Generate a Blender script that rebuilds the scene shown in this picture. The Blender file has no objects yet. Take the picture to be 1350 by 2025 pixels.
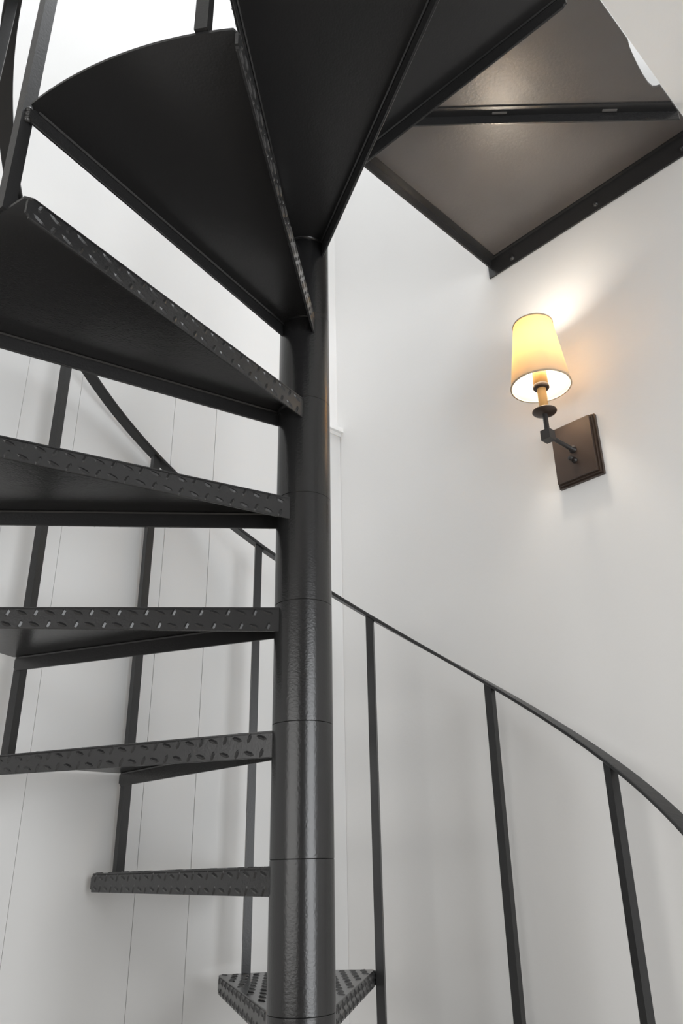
import bpy, bmesh, math, random
from mathutils import Vector, Matrix
random.seed(7)
C = bpy.context.scene.collection
scene = bpy.context.scene
PI = math.pi
def rad(a): return math.radians(a)

# ------------------------------------------------------------------ camera, light, exposure
EYE = 1.0385                       # the lens above the lower floor
PHI = rad(39.4926)                 # direction in which the back wall lies, seen from the pole
DIST = 1.3988                      # lens to pole
cam_d = bpy.data.cameras.new('camera'); cam = bpy.data.objects.new('camera', cam_d); C.objects.link(cam)
pi_, ro_, ya_ = rad(24.2743), rad(-1.4403), rad(4.1614)
fw = Vector((math.sin(ya_)*math.cos(pi_), math.cos(ya_)*math.cos(pi_), math.sin(pi_)))
rt = Vector((math.cos(ya_), -math.sin(ya_), 0)); up = rt.cross(fw)
r2 = rt*math.cos(ro_) + up*math.sin(ro_); u2 = up*math.cos(ro_) - rt*math.sin(ro_)
m = Matrix.Identity(4)
for i in range(3):
    m[i][0], m[i][1], m[i][2] = r2[i], u2[i], -fw[i]
m.translation = Vector((0, -DIST, EYE))
cam.matrix_world = m
cam_d.sensor_fit = 'AUTO'; cam_d.sensor_width = 36
cam_d.lens = 1581.2354*36/2025; cam_d.shift_x = (675-704.9653)/2025
cam_d.clip_start = .01
scene.camera = cam

world = bpy.data.worlds.new('world'); scene.world = world; world.use_nodes = True
wn = world.node_tree; bg = wn.nodes['Background']
sky = wn.nodes.new('ShaderNodeTexSky'); sky.sky_type = 'HOSEK_WILKIE'; sky.turbidity = 6; sky.ground_albedo = .5
sky.sun_direction = (0.2, -0.5, 0.85)
mixw = wn.nodes.new('ShaderNodeMixRGB'); mixw.inputs[0].default_value = .75; mixw.inputs[2].default_value = (1, .99, .97, 1)
wn.links.new(sky.outputs[0], mixw.inputs[1]); wn.links.new(mixw.outputs[0], bg.inputs[0])
bg.inputs[1].default_value = 1.0

def uv(u, v, z):                   # room axes (u towards the back wall, v towards the left wall) to world
    return Vector((u*math.cos(PHI)-v*math.sin(PHI), u*math.sin(PHI)+v*math.cos(PHI), z))
def area_light(name, loc, target, sx, sy, power, col):
    l = bpy.data.lights.new(name, 'AREA'); l.shape = 'RECTANGLE'; l.size = sx; l.size_y = sy
    l.energy = power; l.color = col
    o = bpy.data.objects.new(name, l); C.objects.link(o); o.location = loc
    o.rotation_euler = (Vector(target)-Vector(loc)).to_track_quat('-Z', 'Y').to_euler()
    return o
U0, V0 = -4.4, -3.4                # far ends of the room behind the camera
ZC = EYE+1.690                     # lower ceiling
ZT = ZC+2.75                       # upper ceiling
area_light('daylight_patio_door', uv(-.50, V0-.12, 1.25), uv(-.50, 0, 1.2), 1.80, 2.2, 86, (.95, .975, 1))
area_light('fill_window_light', uv(U0-.12, -1.35, 1.35), uv(0, -1.1, .7), 3.6, 2.1, 60, (1, .985, .96))  # added broad fill that lifts the back wall, set in the front opening
sl = area_light('daylight_skylight', uv(-.2, -.85, ZT+.12), uv(0, 0, 0), 1.55, 2.6, 92, (.94, .97, 1))
sl.rotation_euler = (0, 0, PHI)
scene.view_settings.view_transform = 'Standard'; scene.view_settings.look = 'None'
scene.view_settings.exposure = -0.06; scene.view_settings.gamma = 1; scene.view_settings.use_curve_mapping = False
scene.cycles.use_denoising = True
scene.cycles.max_bounces = 10; scene.cycles.diffuse_bounces = 6
scene.cycles.caustics_reflective = False; scene.cycles.caustics_refractive = False

# ------------------------------------------------------------------ materials
def mat(name, col, rough=.5, metal=0, bump=None, var=None, spec=.5, bump2=None):
    mt = bpy.data.materials.new(name); mt.use_nodes = True
    n, l = mt.node_tree.nodes, mt.node_tree.links; b = n['Principled BSDF']
    b.inputs['Base Color'].default_value = (*col, 1); b.inputs['Roughness'].default_value = rough
    b.inputs['Metallic'].default_value = metal; b.inputs['Specular IOR Level'].default_value = spec
    tc = n.new('ShaderNodeTexCoord')
    def noise(scale, detail):
        t = n.new('ShaderNodeTexNoise'); t.inputs['Scale'].default_value = scale; t.inputs['Detail'].default_value = detail
        l.new(tc.outputs['Object'], t.inputs['Vector']); return t
    prev = None
    for bp in (bump, bump2):
        if bp:
            t = noise(bp[0], bp[3] if len(bp) > 3 else 3); bn = n.new('ShaderNodeBump')
            bn.inputs['Strength'].default_value = bp[1]; bn.inputs['Distance'].default_value = bp[2]
            l.new(t.outputs['Fac'], bn.inputs['Height'])
            if prev: l.new(prev.outputs[0], bn.inputs['Normal'])
            l.new(bn.outputs[0], b.inputs['Normal']); prev = bn
    if var:
        t = noise(var[0], 5); r = n.new('ShaderNodeValToRGB')
        r.color_ramp.elements[0].position = .32; r.color_ramp.elements[1].position = .7
        r.color_ramp.elements[0].color = (*var[1], 1); r.color_ramp.elements[1].color = (*col, 1)
        l.new(t.outputs['Fac'], r.inputs[0]); l.new(r.outputs[0], b.inputs['Base Color'])
    return mt
M_wall = mat('painted_plaster', (.80, .793, .782), .62, bump=(90, .10, .002), bump2=(4, .10, .01))
M_far = mat('unseen_wall_darkened', (.24, .235, .23), .6, bump=(90, .10, .002))  # unseen walls toned dark to cut bounce and deepen the pole's reflections
M_plank = mat('painted_planks', (.68, .678, .672), .5, bump=(30, .08, .002))
M_trim = mat('painted_trim', (.82, .82, .81), .45)
M_ceil = mat('ceiling_paint', (.80, .80, .79), .8, bump=(120, .12, .002))
M_floor = mat('floor_boards', (.66, .61, .55), .45, var=(6, (.56, .51, .45)))
M_black = mat('black_satin_paint', (.0230, .0230, .0235), .25, bump=(260, .20, .0011), bump2=(60, .12, .002))
M_pole = mat('black_pole_paint', (.0110, .0110, .0114), .25, bump=(260, .25, .0010), bump2=(40, .06, .002), spec=.62)
M_land = mat('dark_landing_steel', (.088, .080, .076), .35, bump=(120, .30, .0012), bump2=(18, .14, .003), var=(9, (.078, .070, .066)), spec=.75)
M_bar = mat('black_bar_paint', (.0150, .0150, .0154), .36, bump=(260, .20, .0011))
M_weld = mat('weld_steel', (.040, .039, .038), .32, metal=.0, bump=(300, .4, .001))
M_stitch = mat('bare_weld_steel', (.22, .21, .20), .35, metal=.3)
M_bronze = mat('oiled_bronze', (.052, .034, .025), .38, metal=.28, bump=(200, .08, .001), spec=.55)
M_cap = mat('bulb_housing', (.85, .83, .78), .5)
M_dark = mat('dark_bronze', (.018, .015, .014), .38, bump=(200, .08, .001))
M_candle = mat('candle_sleeve_amber', (.42, .25, .09), .5)
M_socket = mat('socket_tan', (.50, .29, .10), .5)
M_glassf = mat('window_frame_paint', (.8, .8, .8), .4)
def mat_shade():
    mt = bpy.data.materials.new('linen_shade'); mt.use_nodes = True
    n, l = mt.node_tree.nodes, mt.node_tree.links; n.remove(n['Principled BSDF'])
    d = n.new('ShaderNodeBsdfDiffuse'); d.inputs[0].default_value = (.80, .73, .62, 1)
    t = n.new('ShaderNodeBsdfTranslucent'); t.inputs[0].default_value = (.62, .48, .28, 1)
    x = n.new('ShaderNodeMixShader'); x.inputs[0].default_value = .5
    l.new(d.outputs[0], x.inputs[1]); l.new(t.outputs[0], x.inputs[2]); l.new(x.outputs[0], n['Material Output'].inputs[0])
    tc = n.new('ShaderNodeTexCoord'); ns = n.new('ShaderNodeTexNoise'); ns.inputs['Scale'].default_value = 400
    b = n.new('ShaderNodeBump'); b.inputs['Strength'].default_value = .15; b.inputs['Distance'].default_value = .001
    l.new(tc.outputs['Object'], ns.inputs['Vector']); l.new(ns.outputs['Fac'], b.inputs['Height']); l.new(b.outputs[0], d.inputs['Normal'])
    return mt
M_shade = mat_shade()
def mat_emit(name, col, s):
    mt = bpy.data.materials.new(name); mt.use_nodes = True
    n, l = mt.node_tree.nodes, mt.node_tree.links; n.remove(n['Principled BSDF'])
    e = n.new('ShaderNodeEmission'); e.inputs[0].default_value = (*col, 1); e.inputs[1].default_value = s
    l.new(e.outputs[0], n['Material Output'].inputs[0]); return mt
M_bulb = mat_emit('lit_bulb', (1, .90, .77), 235)
def mat_glass():
    mt = bpy.data.materials.new('window_glass'); mt.use_nodes = True
    n, l = mt.node_tree.nodes, mt.node_tree.links; n.remove(n['Principled BSDF'])
    g = n.new('ShaderNodeBsdfGlossy'); g.inputs['Roughness'].default_value = .02
    t = n.new('ShaderNodeBsdfTransparent'); x = n.new('ShaderNodeMixShader'); f = n.new('ShaderNodeFresnel')
    l.new(f.outputs[0], x.inputs[0]); l.new(t.outputs[0], x.inputs[1]); l.new(g.outputs[0], x.inputs[2])
    l.new(x.outputs[0], n['Material Output'].inputs[0]); return mt
M_glass = mat_glass()

# ------------------------------------------------------------------ mesh helpers
def link(name, me, mt, parent=None, loc=(0, 0, 0), rz=0):
    o = bpy.data.objects.new(name, me); C.objects.link(o)
    if mt and not me.materials: me.materials.append(mt)
    o.location = loc; o.rotation_euler = (0, 0, rz)
    if parent: o.parent = parent
    return o
def mesh(name, bm, bevel=0):
    if bevel:
        bmesh.ops.bevel(bm, geom=[e for e in bm.edges if e.calc_face_angle(0) > rad(35)], offset=bevel, segments=2, affect='EDGES', clamp_overlap=True)
    bmesh.ops.recalc_face_normals(bm, faces=bm.faces)
    me = bpy.data.meshes.new(name); bm.to_mesh(me); bm.free(); return me
def bx(bm, x0, x1, y0, y1, z0, z1):
    vs = [bm.verts.new((x, y, z)) for z in (z0, z1) for x, y in ((x0, y0), (x1, y0), (x1, y1), (x0, y1))]
    for f in ((3, 2, 1, 0), (4, 5, 6, 7), (0, 1, 5, 4), (1, 2, 6, 5), (2, 3, 7, 6), (3, 0, 4, 7)): bm.faces.new([vs[i] for i in f])
def box(name, dims, mt, parent=None, bevel=0, loc=(0, 0, 0), rz=0):
    bm = bmesh.new(); bx(bm, *dims); return link(name, mesh(name, bm, bevel), mt, parent, loc, rz)
def prism(bm, pts, z0, z1):
    a = [bm.verts.new((p[0], p[1], z0)) for p in pts]; b = [bm.verts.new((p[0], p[1], z1)) for p in pts]
    n = len(pts); bm.faces.new(a[::-1]); bm.faces.new(b)
    for i in range(n): bm.faces.new((a[i], a[(i+1) % n], b[(i+1) % n], b[i]))
def lathe(bm, prof, seg=48, close=False, M=None):
    # prof: runs of (r, z); a None starts a new run, so the edge there stays sharp
    run = []
    def ring(r, z):
        ps = [Vector((r*math.cos(2*PI*i/seg), r*math.sin(2*PI*i/seg), z)) for i in range(seg)]
        return [bm.verts.new(M @ p if M else p) for p in ps]
    last = None
    for p in prof:
        if p is None: last = None; continue
        if p[0] < 1e-6:
            v = Vector((0, 0, p[1])); cur = [bm.verts.new(M @ v if M else v)]
        else: cur = ring(*p)
        if last:
            for i in range(seg):
                j = (i+1) % seg
                q = [last[i % len(last)], last[j % len(last)], cur[j % len(cur)], cur[i % len(cur)]]
                q = list(dict.fromkeys(q))
                f = bm.faces.new(q); f.smooth = True
        last = cur
def bar_between(bm, p0, p1, w, hgt, upv=Vector((0, 0, 1))):
    p0, p1 = Vector(p0), Vector(p1); d = (p1-p0).normalized(); s = d.cross(upv).normalized(); t = s.cross(d)
    vs = []
    for p in (p0, p1):
        for a, b in ((-1, -1), (1, -1), (1, 1), (-1, 1)): vs.append(bm.verts.new(p+s*a*w/2+t*b*hgt/2))
    for f in ((3, 2, 1, 0), (4, 5, 6, 7), (0, 1, 5, 4), (1, 2, 6, 5), (2, 3, 7, 6), (3, 0, 4, 7)): bm.faces.new([vs[i] for i in f])
def lug(bm, c, d, nrm, L=.025, W=.0080, H=.0020):
    d = d.normalized(); nrm = nrm.normalized(); s = nrm.cross(d); c = c - nrm*.0002
    P = [c-d*L/2, c-d*L*.22+s*W/2, c+d*L*.22+s*W/2, c+d*L/2, c+d*L*.22-s*W/2, c-d*L*.22-s*W/2]
    P = [bm.verts.new(p) for p in P]
    T = [bm.verts.new(c-d*L*.26+nrm*H), bm.verts.new(c+d*L*.26+nrm*H)]
    for q in ((P[0], T[0], P[1]), (P[1], T[0], T[1], P[2]), (P[2], T[1], P[3]), (P[3], T[1], P[4]), (P[4], T[1], T[0], P[5]), (P[5], T[0], P[0])):
        bm.faces.new(q)
def tag(o, label=None, cat=None, group=None, kind=None):
    if label: o['label'] = label
    if cat: o['category'] = cat
    if group: o['group'] = group
    if kind: o['kind'] = kind
    return o
def struct(o, label, cat): return tag(o, label, cat, kind='structure')

# ------------------------------------------------------------------ the room (meshes in room axes, turned by PHI)
S = .7402                          # pole to back wall
VC = .702                          # pole to the face of the plank wall
VE = -.648                         # edge of the upper floor beside the landing
UE = -.86                          # edge of the upper floor towards the room
def room(name, boxes, mt, label, cat, bevel=0):
    bm = bmesh.new()
    for b in boxes: bx(bm, *b)
    return struct(link(name, mesh(name, bm, bevel), mt, rz=PHI), label, cat)
T = .12
room('floor', [(U0-T, S+T, V0-T, VC+.014+T, -.1, 0)], M_floor, 'brown wooden floor under the spiral staircase', 'floor')
room('wall_back', [(S, S+T, V0-T, VC+.014+T, 0, ZT)], M_wall, 'smooth white plaster wall that carries the lit sconce', 'wall')
wl = room('wall_left', [(U0-T, S, VC+.014, VC+.014+T, 0, ZT)], M_wall, 'white wall behind the treads, clad with upright painted planks below', 'wall')
# right-hand wall with a patio door, front wall with an added fill window (both behind the camera)
room('wall_right', [(U0-T, -1.50, V0-T, V0, 0, ZT), (.50, S, V0-T, V0, 0, ZT), (-1.50, .50, V0-T, V0, 2.35, ZT)], M_far, 'wall darkened to dim reflections, with the glazed patio door, behind the camera', 'wall')
room('wall_front', [(U0-T, U0, V0, -3.20, 0, ZT), (U0-T, U0, +.50, VC+.014, 0, ZT), (U0-T, U0, -3.20, +.50, 0, .30), (U0-T, U0, -3.20, +.50, 2.45, ZT)], M_far, 'wall darkened to dim reflections, with an added fill window, behind the camera', 'wall')
bm = bmesh.new()
def b2(u): return -.650+.045*(u-.276)
for z0_, z1_ in ((ZC+.001, ZC+.26),):
    prism(bm, [(U0, V0), (S, V0), (S, b2(S)-.002), (UE, b2(UE)-.002)], z0_, z1_)
    prism(bm, [(U0, V0), (UE, b2(UE)-.002), (UE, VC+.014), (U0, VC+.014)], z0_, z1_)
struct(link('ceiling', mesh('ceiling', bm), M_ceil, rz=PHI), 'white ceiling meeting the dark landing along a straight edge', 'ceiling')
room('trim_2', [(U0-T, -1.05, V0-T, VC+.12, ZT, ZT+.1), (.64, S+T, V0-T, VC+.12, ZT, ZT+.1), (-1.05, .64, V0-T, -2.25, ZT, ZT+.1), (-1.05, .64, .55, VC+.12, ZT, ZT+.1)], M_ceil, 'white upper ceiling around the skylight opening over the stairwell', 'ceiling')
room('trim_1', [(U0, S, VC-.005, VC+.014, EYE+1.372, EYE+1.384), (U0, S, VC-.017, VC+.014, EYE+1.384, EYE+1.400)], M_trim, 'white moulded cap along the top of the upright planks', 'trim', .003)
f = room('window_1', [(-1.50, -1.44, V0-.09, V0-.03, 0, 2.35), (.44, .50, V0-.09, V0-.03, 0, 2.35), (-1.44, .44, V0-.09, V0-.03, 2.29, 2.35), (-1.44, .44, V0-.09, V0-.03, 0, .08), (-.53, -.47, V0-.09, V0-.03, .08, 2.29)], M_glassf, 'white framed glazed patio door behind the camera', 'window')
for a in (-1.44, -.47): box('pane', (a, a+.91, V0-.063, V0-.057, .08, 2.29), M_glass, f)
f = room('fill_window', [(U0-.09, U0-.03, -3.20, -3.14, .30, 2.45), (U0-.09, U0-.03, +.44, +.50, .30, 2.45), (U0-.09, U0-.03, -3.14, +.44, 2.39, 2.45), (U0-.09, U0-.03, -3.14, +.44, .30, .36)], M_glassf, 'added white framed fill window in the front wall behind the camera', 'window')  # added frame, widened to suit the fill light behind it
box('pane', (U0-.063, U0-.057, -3.14, +.44, .36, 2.39), M_glass, f)
# the upright planks, each a board of its own
pm = None; W_ = .1405; k = 0
u = S
edges = [.74, .6600, .5190, .3785, .2385, .0975, -.0435, -.1805]
while edges[-1] > U0: edges.append(edges[-1]-W_)
for a, b in zip(edges[1:], edges[:-1]):
    w = b-a
    if pm is None or abs(w-W_) > .004:
        bm = bmesh.new(); bx(bm, .0006, w-.0006, 0, .0135, 0, EYE+1.372)
        me = mesh('plank', bm, .0028)
        if abs(w-W_) <= .004: pm = me
    else: me = pm
    o = link('plank', me, M_plank, wl, (a, VC+random.uniform(-.0004, .0004), .001))

# ------------------------------------------------------------------ the spiral staircase
H = .21; Z0 = EYE-.1985; DTH = 26.1418; TH0 = 90.4241; HALF = 14.98; R = .6732; RP = .0519
RB = .6691; HR = .811; BO = -1.1304; TK = .0045
JP = {0: .41, 1: .17, 2: -.05, 3: -.45, 4: -1.25, 5: -.18, 6: -.12, 7: .44, 8: 1.03}
JE = {2: .0009, 3: .001, 5: .0033, 6: -.0031, 8: -.0019}
FIRST, LAST = -3, 8
stair = bpy.data.objects.new('spiral_staircase', None); C.objects.link(stair)
tag(stair, 'black steel spiral staircase with diamond plate treads, round centre pole and square balusters', 'staircase')
stair.empty_display_size = .2

def edge_pts(side):
    p0 = Vector((0, .0299 if side > 0 else -.0263, 0)); p1 = Vector((R*math.cos(rad(HALF)), side*R*math.sin(rad(HALF)), 0))
    return p0, p1
def tread_plate():
    bm = bmesh.new(); n0, n1 = edge_pts(-1); r0, r1 = edge_pts(1)
    pts = [n0+(n1-n0)*.03]
    rc = .010                                                  # rounded outer corners
    pts.append(n0+(n1-n0)*(1-rc/.66))
    N = 18
    for i in range(N+1):
        a = -HALF+.6+(2*HALF-1.2)*i/N; pts.append(Vector((R*math.cos(rad(a)), R*math.sin(rad(a)), 0)))
    pts.append(r0+(r1-r0)*(1-rc/.66)); pts.append(r0+(r1-r0)*.03)
    prism(bm, pts, -TK, 0)
    bmesh.ops.bevel(bm, geom=[e for e in bm.edges if e.calc_face_angle(0) > rad(60)], offset=.0012, segments=1, affect='EDGES')
    # raised lugs on the walking face
    p = .0235; row = 0; x = .075
    while x < R-.014:
        hw_n = n0.y+(n1.y-n0.y)*x/n1.x; hw_r = r0.y+(r1.y-r0.y)*x/r1.x
        y = -.24; col = 0
        while y < .24:
            if hw_n+.0075 < y < hw_r-.0075 and x*x+y*y < (R-.014)**2:
                s = 1 if (row+col) % 2 else -1
                lug(bm, Vector((x, y, 0)), Vector((1, s, 0)), Vector((0, 0, 1)), L=.0235, W=.0072)
            y += p; col += 1
        x += p; row += 1
    return mesh('tread', bm)
def flange(side):
    bm = bmesh.new(); p0, p1 = edge_pts(side); d = (p1-p0).normalized(); L = (p1-p0).length
    out = Vector((-d.y, d.x, 0))*side; th = .0045
    dh, do = (.0437, .0365) if side > 0 else (.0350, .0330)
    a, b = p0+d*.034, p1-d*.002
    vs = []
    for t, (p, dep) in enumerate(((a, dh), (b, do))):
        ins = [(-th, -TK*.6), (0, -.0012), (0, -dep), (-th, -dep)]
        if t == 1: ins = [(-th, -TK*.6), (0, -.0012), (0, -dep), (-th, -dep)]
        vs.append([bm.verts.new(p+out*o+Vector((0, 0, z))) for o, z in ins])
    A, B = vs
    bm.faces.new(A[::-1]); bm.faces.new(B)
    for i in range(4): bm.faces.new((A[i], A[(i+1) % 4], B[(i+1) % 4], B[i]))
    bmesh.ops.recalc_face_normals(bm, faces=bm.faces)
    vert = [e for e in bm.edges if abs((e.verts[0].co-e.verts[1].co).normalized().z) > .9 and all((v.co-p1).length < .1 for v in e.verts)]
    hor = [e for e in bm.edges if all((v.co-p1).length < .1 for v in e.verts) and abs((e.verts[0].co-e.verts[1].co).normalized().z) < .5]
    bmesh.ops.bevel(bm, geom=hor, offset=.006, segments=3, affect='EDGES', clamp_overlap=True)
    bmesh.ops.bevel(bm, geom=[e for e in bm.edges if e.calc_face_angle(0) > rad(60) and (e.verts[0].co-e.verts[1].co).length > .3], offset=.0009, segments=1, affect='EDGES')
    # raised lugs on the outer face, two staggered rows
    pitch = .0235; n = int((L-.07)/pitch)
    for row in (0, 1):
        for i in range(n+1):
            q = p0+d*(.056+i*pitch); t = q.dot(d)/L
            dep = dh+(do-dh)*t
            if (q-p0).length > L-.016: continue
            zc = -.0100 if row == 0 else -dep+.0080
            ang = rad(20) if (i+row) % 2 == 0 else rad(112)
            lug(bm, q+Vector((0, 0, zc)), d*math.cos(ang)+Vector((0, 0, math.sin(ang))), out, L=.0225 if (i+row) % 2 == 0 else .0185, W=.0075)
    # fillet bead along the inside of the bend
    i0, i1 = a-out*(th+.0012)+Vector((0, 0, -TK-.0012)), b-d*.012-out*(th+.0012)+Vector((0, 0, -TK-.0012))
    bar_between(bm, i0, i1, .0034, .0034, (out+Vector((0, 0, 1))).normalized())
    return mesh('flange', bm)
def sleeve(hgt=H):
    bm = bmesh.new(); r = RP; z1 = .0098; z0 = z1-hgt+.0003; c = .0006
    lathe(bm, [(r-.004, z0), (r-c, z0), None, (r-c, z0), (r, z0+c), None, (r, z0+c), (r, z1-c), None, (r, z1-c), (r-c, z1), None, (r-c, z1), (r-.004, z1)], 64)
    # weld bead where the plate meets the sleeve, under the tread only
    N = 12; prev = None
    for i in range(N+1):
        a = rad(-34+68*i/N); ca, sa = math.cos(a), math.sin(a)
        ring = [bm.verts.new((q*ca, q*sa, z)) for q, z in ((r-.001, -TK-.0040), (r+.0022, -TK-.0030), (r+.0036, -TK-.0002))]
        if prev:
            for j in range(2): bm.faces.new((prev[j], prev[j+1], ring[j+1], ring[j])).smooth = True
        prev = ring
    return mesh('hub_sleeve', bm)
me_plate, me_nose, me_rear, me_sleeve = tread_plate(), flange(-1), flange(1), sleeve()
bm = bmesh.new()                                               # weld lumps at the outer front corner
for s in range(3):
    M_ = Matrix.Translation((R*math.cos(rad(HALF))-.004, -R*math.sin(rad(HALF))-.0015, -.007-.0095*s))
    lathe(bm, [(0, .006), (.0042, .0035), (.0055, 0), (.0042, -.0035), (0, -.006)], 8, M=M_)
me_wl = mesh('weld_bead', bm)

# inner pole
bm = bmesh.new(); zb, zt = 0.0, Z0+9*H+1.0
lathe(bm, [(0, zb), (RP-.003, zb), None, (RP-.003, zb), (RP-.003, zt-.01), (RP-.012, zt), (0, zt+.002)], 48)
link('centre_pole', mesh('centre_pole', bm), M_pole, stair)
bm = bmesh.new(); lathe(bm, [(0, .012), (.11, .012), None, (.11, .012), (.115, .008), (.115, 0), (0, 0)], 48)
link('base_plate', mesh('base_plate', bm), M_black, stair)
for k in range(FIRST, LAST+1):
    rz = rad(TH0+k*DTH+JP.get(k, 0)); z = Z0+k*H+JE.get(k, 0)
    t = link('tread', me_plate, M_black, stair, (0, 0, z), rz)
    link('front_flange', me_nose, M_black, t); link('rear_flange', me_rear, M_black, t)
    hub = link('hub_sleeve', me_sleeve, M_pole, t, (0, 0, -JE.get(k, 0)))
    link('weld_bead', me_wl, M_weld, t)
# sleeves above the last tread up to and past the landing
for k in range(LAST+1, LAST+4):
    link('hub_sleeve', me_sleeve, M_pole, stair, (0, 0, Z0+k*H), rad(TH0+k*DTH))

# square balusters, from the tread below up to the handrail
def bal_angle(k): return TH0+k*DTH+JP.get(k, 0)-HALF+BO
def rail_z(a): return Z0+HR+H*(a-(TH0-HALF+BO+.2))/DTH
BW = .0188
for k in range(FIRST, LAST+1):
    a = bal_angle(k); bm = bmesh.new()
    zlo = (Z0+(k-1)*H+JE.get(k-1, 0)) if k > FIRST else .0
    zhi = rail_z(a)-.0005
    bx(bm, -BW/2, BW/2, -BW/2, BW/2, zlo, zhi)
    slope = H/(rad(DTH)*RB)                                    # top cut to the slope of the rail
    for v in bm.verts:
        if v.co.z > zhi-.01: v.co.z += slope*v.co.y
    o = link('baluster', mesh('baluster', bm, .0012), M_bar, stair, (RB*math.cos(rad(a)), RB*math.sin(rad(a)), 0), rad(a))
# flat-bar handrail, a helix
bm = bmesh.new(); RW, RT = .033, .009; prev = None
a0, a1 = bal_angle(FIRST)-4, bal_angle(LAST)+14; n = 170
for i in range(n+1):
    a = a0+(a1-a0)*i/n; z = rail_z(a); ca, sa = math.cos(rad(a)), math.sin(rad(a))
    sec = []
    c = .0016
    for r, dz in ((-RW/2+c, 0), (RW/2-c, 0), (RW/2, c), (RW/2, RT-c), (RW/2-c, RT), (-RW/2+c, RT), (-RW/2, RT-c), (-RW/2, c)):
        sec.append(bm.verts.new(((RB+r)*ca, (RB+r)*sa, z+dz*1.12)))
    if prev:
        for j in range(8): bm.faces.new((prev[j], prev[(j+1) % 8], sec[(j+1) % 8], sec[j])).smooth = False
    else: bm.faces.new(sec[::-1])
    prev = sec
bm.faces.new(prev)
link('handrail', mesh('handrail', bm), M_bar, stair)

# the landing, bolted to the back wall
ZL = ZC                                                        # underside of the landing plate
def b1(u): return -.013+.0418*(u-.209)
def b2(u): return -.650+.045*(u-.276)
pts = [(.012, b1(.012)), (.012, b2(.012)), (.20, b2(.2)), (.405, b2(.405)+.0005), (.423, -.6375), (.450, -.632), (.479, -.627), (.512, -.6225), (.540, -.6205), (.556, -.6225), (.563, -.629), (.566, b2(.566)+.0005), (.738, b2(.738)), (.738, b1(.738))]
bm = bmesh.new(); prism(bm, pts[::-1], 0, .006)
land = link('landing_plate', mesh('landing_plate', bm, .0008), M_land, stair, (0, 0, ZL), PHI)
land['label'] = 'dark steel landing plate with a jagged notch beside the ceiling'
def angle_iron(name, p0, p1, side, leg_h, leg_v, th, mt, v_in=0, extra=0):
    # vertical leg hangs below the plate on the line p0-p1, the flat leg lies under the plate on the given side
    bm = bmesh.new(); p0, p1 = Vector((*p0, 0)), Vector((*p1, 0)); d = (p1-p0).normalized(); s = Vector((-d.y, d.x, 0))*side
    for A, B, o0, o1, z0, z1 in ((p0, p1, 0, th, -leg_v, -.0004), (p0+d*.004, p1-d*.004, th, leg_h, -th, -.0004)):
        prism(bm, [A+s*o0, B+s*o0, B+s*o1, A+s*o1], z0, z1)
    return link(name, mesh(name, bm, .0009), mt, land)
angle_iron('wall_angle', (.7385, .016), (.7385, -.634), -1, .012, .066, .005, M_black)
angle_iron('side_angle', (.020, b1(.02)-.001), (.731, b1(.731)-.001), -1, .022, .036, .005, M_black)
da, db = Vector((.090, -.0835)), Vector((.662, -.6285))
d_ = (db-da).normalized(); s_ = Vector((-d_.y, d_.x))
o_ = s_*.0
st_ = angle_iron('diagonal_stiffener', da, db+d_*.06, -1, .029, .030, .004, M_black)
bm = bmesh.new(); bm.from_mesh(st_.data)
ct = bmesh.ops.bisect_plane(bm, geom=bm.verts[:]+bm.edges[:]+bm.faces[:], plane_co=(.276, b2(.276)+.001, 0), plane_no=(.045, -1, 0), clear_outer=True)
bmesh.ops.holes_fill(bm, edges=[e for e in bm.edges if e.is_boundary])
bm.to_mesh(st_.data); bm.free()
bm = bmesh.new()                                               # leading edge bar beside the pole
bx(bm, .012, .017, b2(.1)+.01, -.05, -.036, -.0004); link('leading_edge_bar', mesh('leading_edge_bar', bm, .0008), M_black, land)
# wall bolts
bm = bmesh.new(); MR = Matrix.Rotation(-PI/2, 4, 'Y')
lathe(bm, [(0, .007), (.004, .007), (.0065, .0045), (.007, 0)], 12, M=MR); lathe(bm, [(.0, .0012), (.008, .0012), (.008, 0)], 16, M=MR)
me_bolt = mesh('bolt', bm)
for v in (-.071, -.351, -.600): link('bolt', me_bolt, M_black, land, (.7335, v, -.046))
# stitch welds on the stiffener
for uu in (.345, .540):
    bm = bmesh.new(); c = da+d_*((uu-da.x)/d_.x) - s_*.012
    bar_between(bm, Vector((*(c-d_*.018), -.0050)), Vector((*(c+d_*.018), -.0050)), .005, .0025)
    link('weld_bead', mesh('weld_bead', bm, .0008), M_stitch, land)

# ------------------------------------------------------------------ the wall sconce
sc = bpy.data.objects.new('wall_sconce', None); C.objects.link(sc); sc.empty_display_size = .1
PV, PZ = -.1835, EYE+.947
sc.location = uv(S, PV, PZ); sc.rotation_euler = (0, 0, PHI)
tag(sc, 'bronze candle sconce with lit cream tapered shade on the white wall', 'wall lamp')
# local axes: -x out of the wall, y along the wall, z up
bm = bmesh.new()
for x0, x1, hw, hh in ((-.009, 0, .0625, .0830), (-.017, -.009, .0590, .0795), (-.026, -.017, .0555, .0760)):
    bx(bm, x0, x1+.0005, -hw, hw, -hh, hh)
link('backplate', mesh('backplate', bm, .0014), M_bronze, sc)
bm = bmesh.new(); MX = Matrix.Translation((-.026, 0, -.030)) @ Matrix.Rotation(-PI/2, 4, 'Y')
lathe(bm, [(.0075, -.001), (.0075, .003), (.0048, .004), (.0048, .014), (.0062, .016), (.0062, .021), (0, .0225)], 16, M=MX)
link('switch_knob', mesh('switch_knob', bm), M_dark, sc)
AX = -.026-.108
bm = bmesh.new(); MX = Matrix.Rotation(-PI/2, 4, 'Y')
lathe(bm, [(.010, .024), (.010, .028), (.0058, .031), (.0058, -AX+.0)], 16, M=MX)
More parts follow.
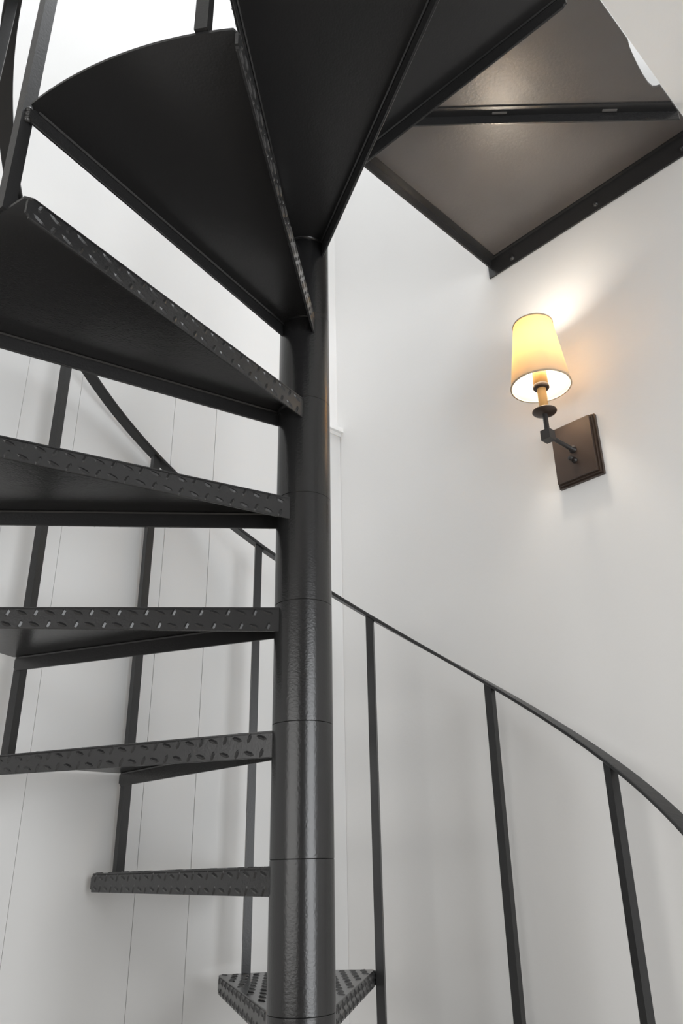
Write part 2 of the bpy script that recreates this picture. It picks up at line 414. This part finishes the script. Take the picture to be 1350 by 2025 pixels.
link('arm', mesh('arm', bm), M_dark, sc)
box('joint', (AX-.0125, AX+.0125, -.0125, .0125, -.0135, .0125), M_dark, sc, .002)
def turned(name, prof, mt, parent=sc, seg=32):
    bm = bmesh.new(); lathe(bm, prof, seg); return link(name, mesh(name, bm), mt, parent, (AX, 0, 0))
turned('stem', [(.0062, .010), (.0062, .062)], M_dark)
turned('drip_pan', [(.0, .0585), (.010, .0590), (.028, .0640), (.0300, .0665), (.0295, .0680), (.010, .0640), (0, .0640)], M_bronze)
turned('candle_sleeve', [(.0112, .064), (.0112, .140)], M_candle)
turned('socket_ring', [(.011, .1310), (.0185, .1315), (.0200, .134), (.0200, .140), (.0185, .142), (.011, .142)], M_bronze)
turned('socket', [(.011, .1415), (.0182, .1415), (.0182, .186), (.010, .190), (0, .190)], M_socket)
b_ = turned('bulb', [(.0152, .2245), (.0200, .240), (.0228, .260), (.0215, .280), (.0150, .296), (.0, .303)], M_bulb)
bb = turned('bulb_base', [(.0095, .188), (.0100, .205), (.0150, .2242)], M_cap)
bm = bmesh.new(); z0, z1, ra, rb, th = .139, .322, .0735, .0500, .0014
lathe(bm, [(ra, z0), (rb, z1), None, (rb, z1), (rb-th, z1), None, (rb-th, z1), (ra-th, z0), None, (ra-th, z0), (ra, z0)], 64)
shade = link('lamp_shade', mesh('lamp_shade', bm), M_shade, sc, (AX, 0, 0))
shade['label'] = 'lit cream fabric shade'
M_rim = mat('shade_binding', (.50, .40, .28), .7)
for nm, rr, zz in (('rim', ra, z0), ('rim', rb, z1)):
    bm = bmesh.new(); w = .0013
    lathe(bm, [(rr-.0022, zz-w), (rr+w, zz-w), (rr+w, zz+w*1.6), (rr-.0022, zz+w*1.6), (rr-.0022, zz-w)], 64)
    link(nm, mesh(nm, bm), M_rim, shade)
bm = bmesh.new()                                               # spider that carries the shade
for a in (0, 2*PI/3, 4*PI/3):
    bar_between(bm, (0, 0, .308), (math.cos(a)*(rb+.000), math.sin(a)*(rb+.000), .316), .0022, .0022)
bar_between(bm, (0, 0, .301), (0, 0, .312), .005, .005, Vector((1, 0, 0)))
link('shade_holder', mesh('shade_holder', bm), M_bronze, sc, (AX, 0, 0))
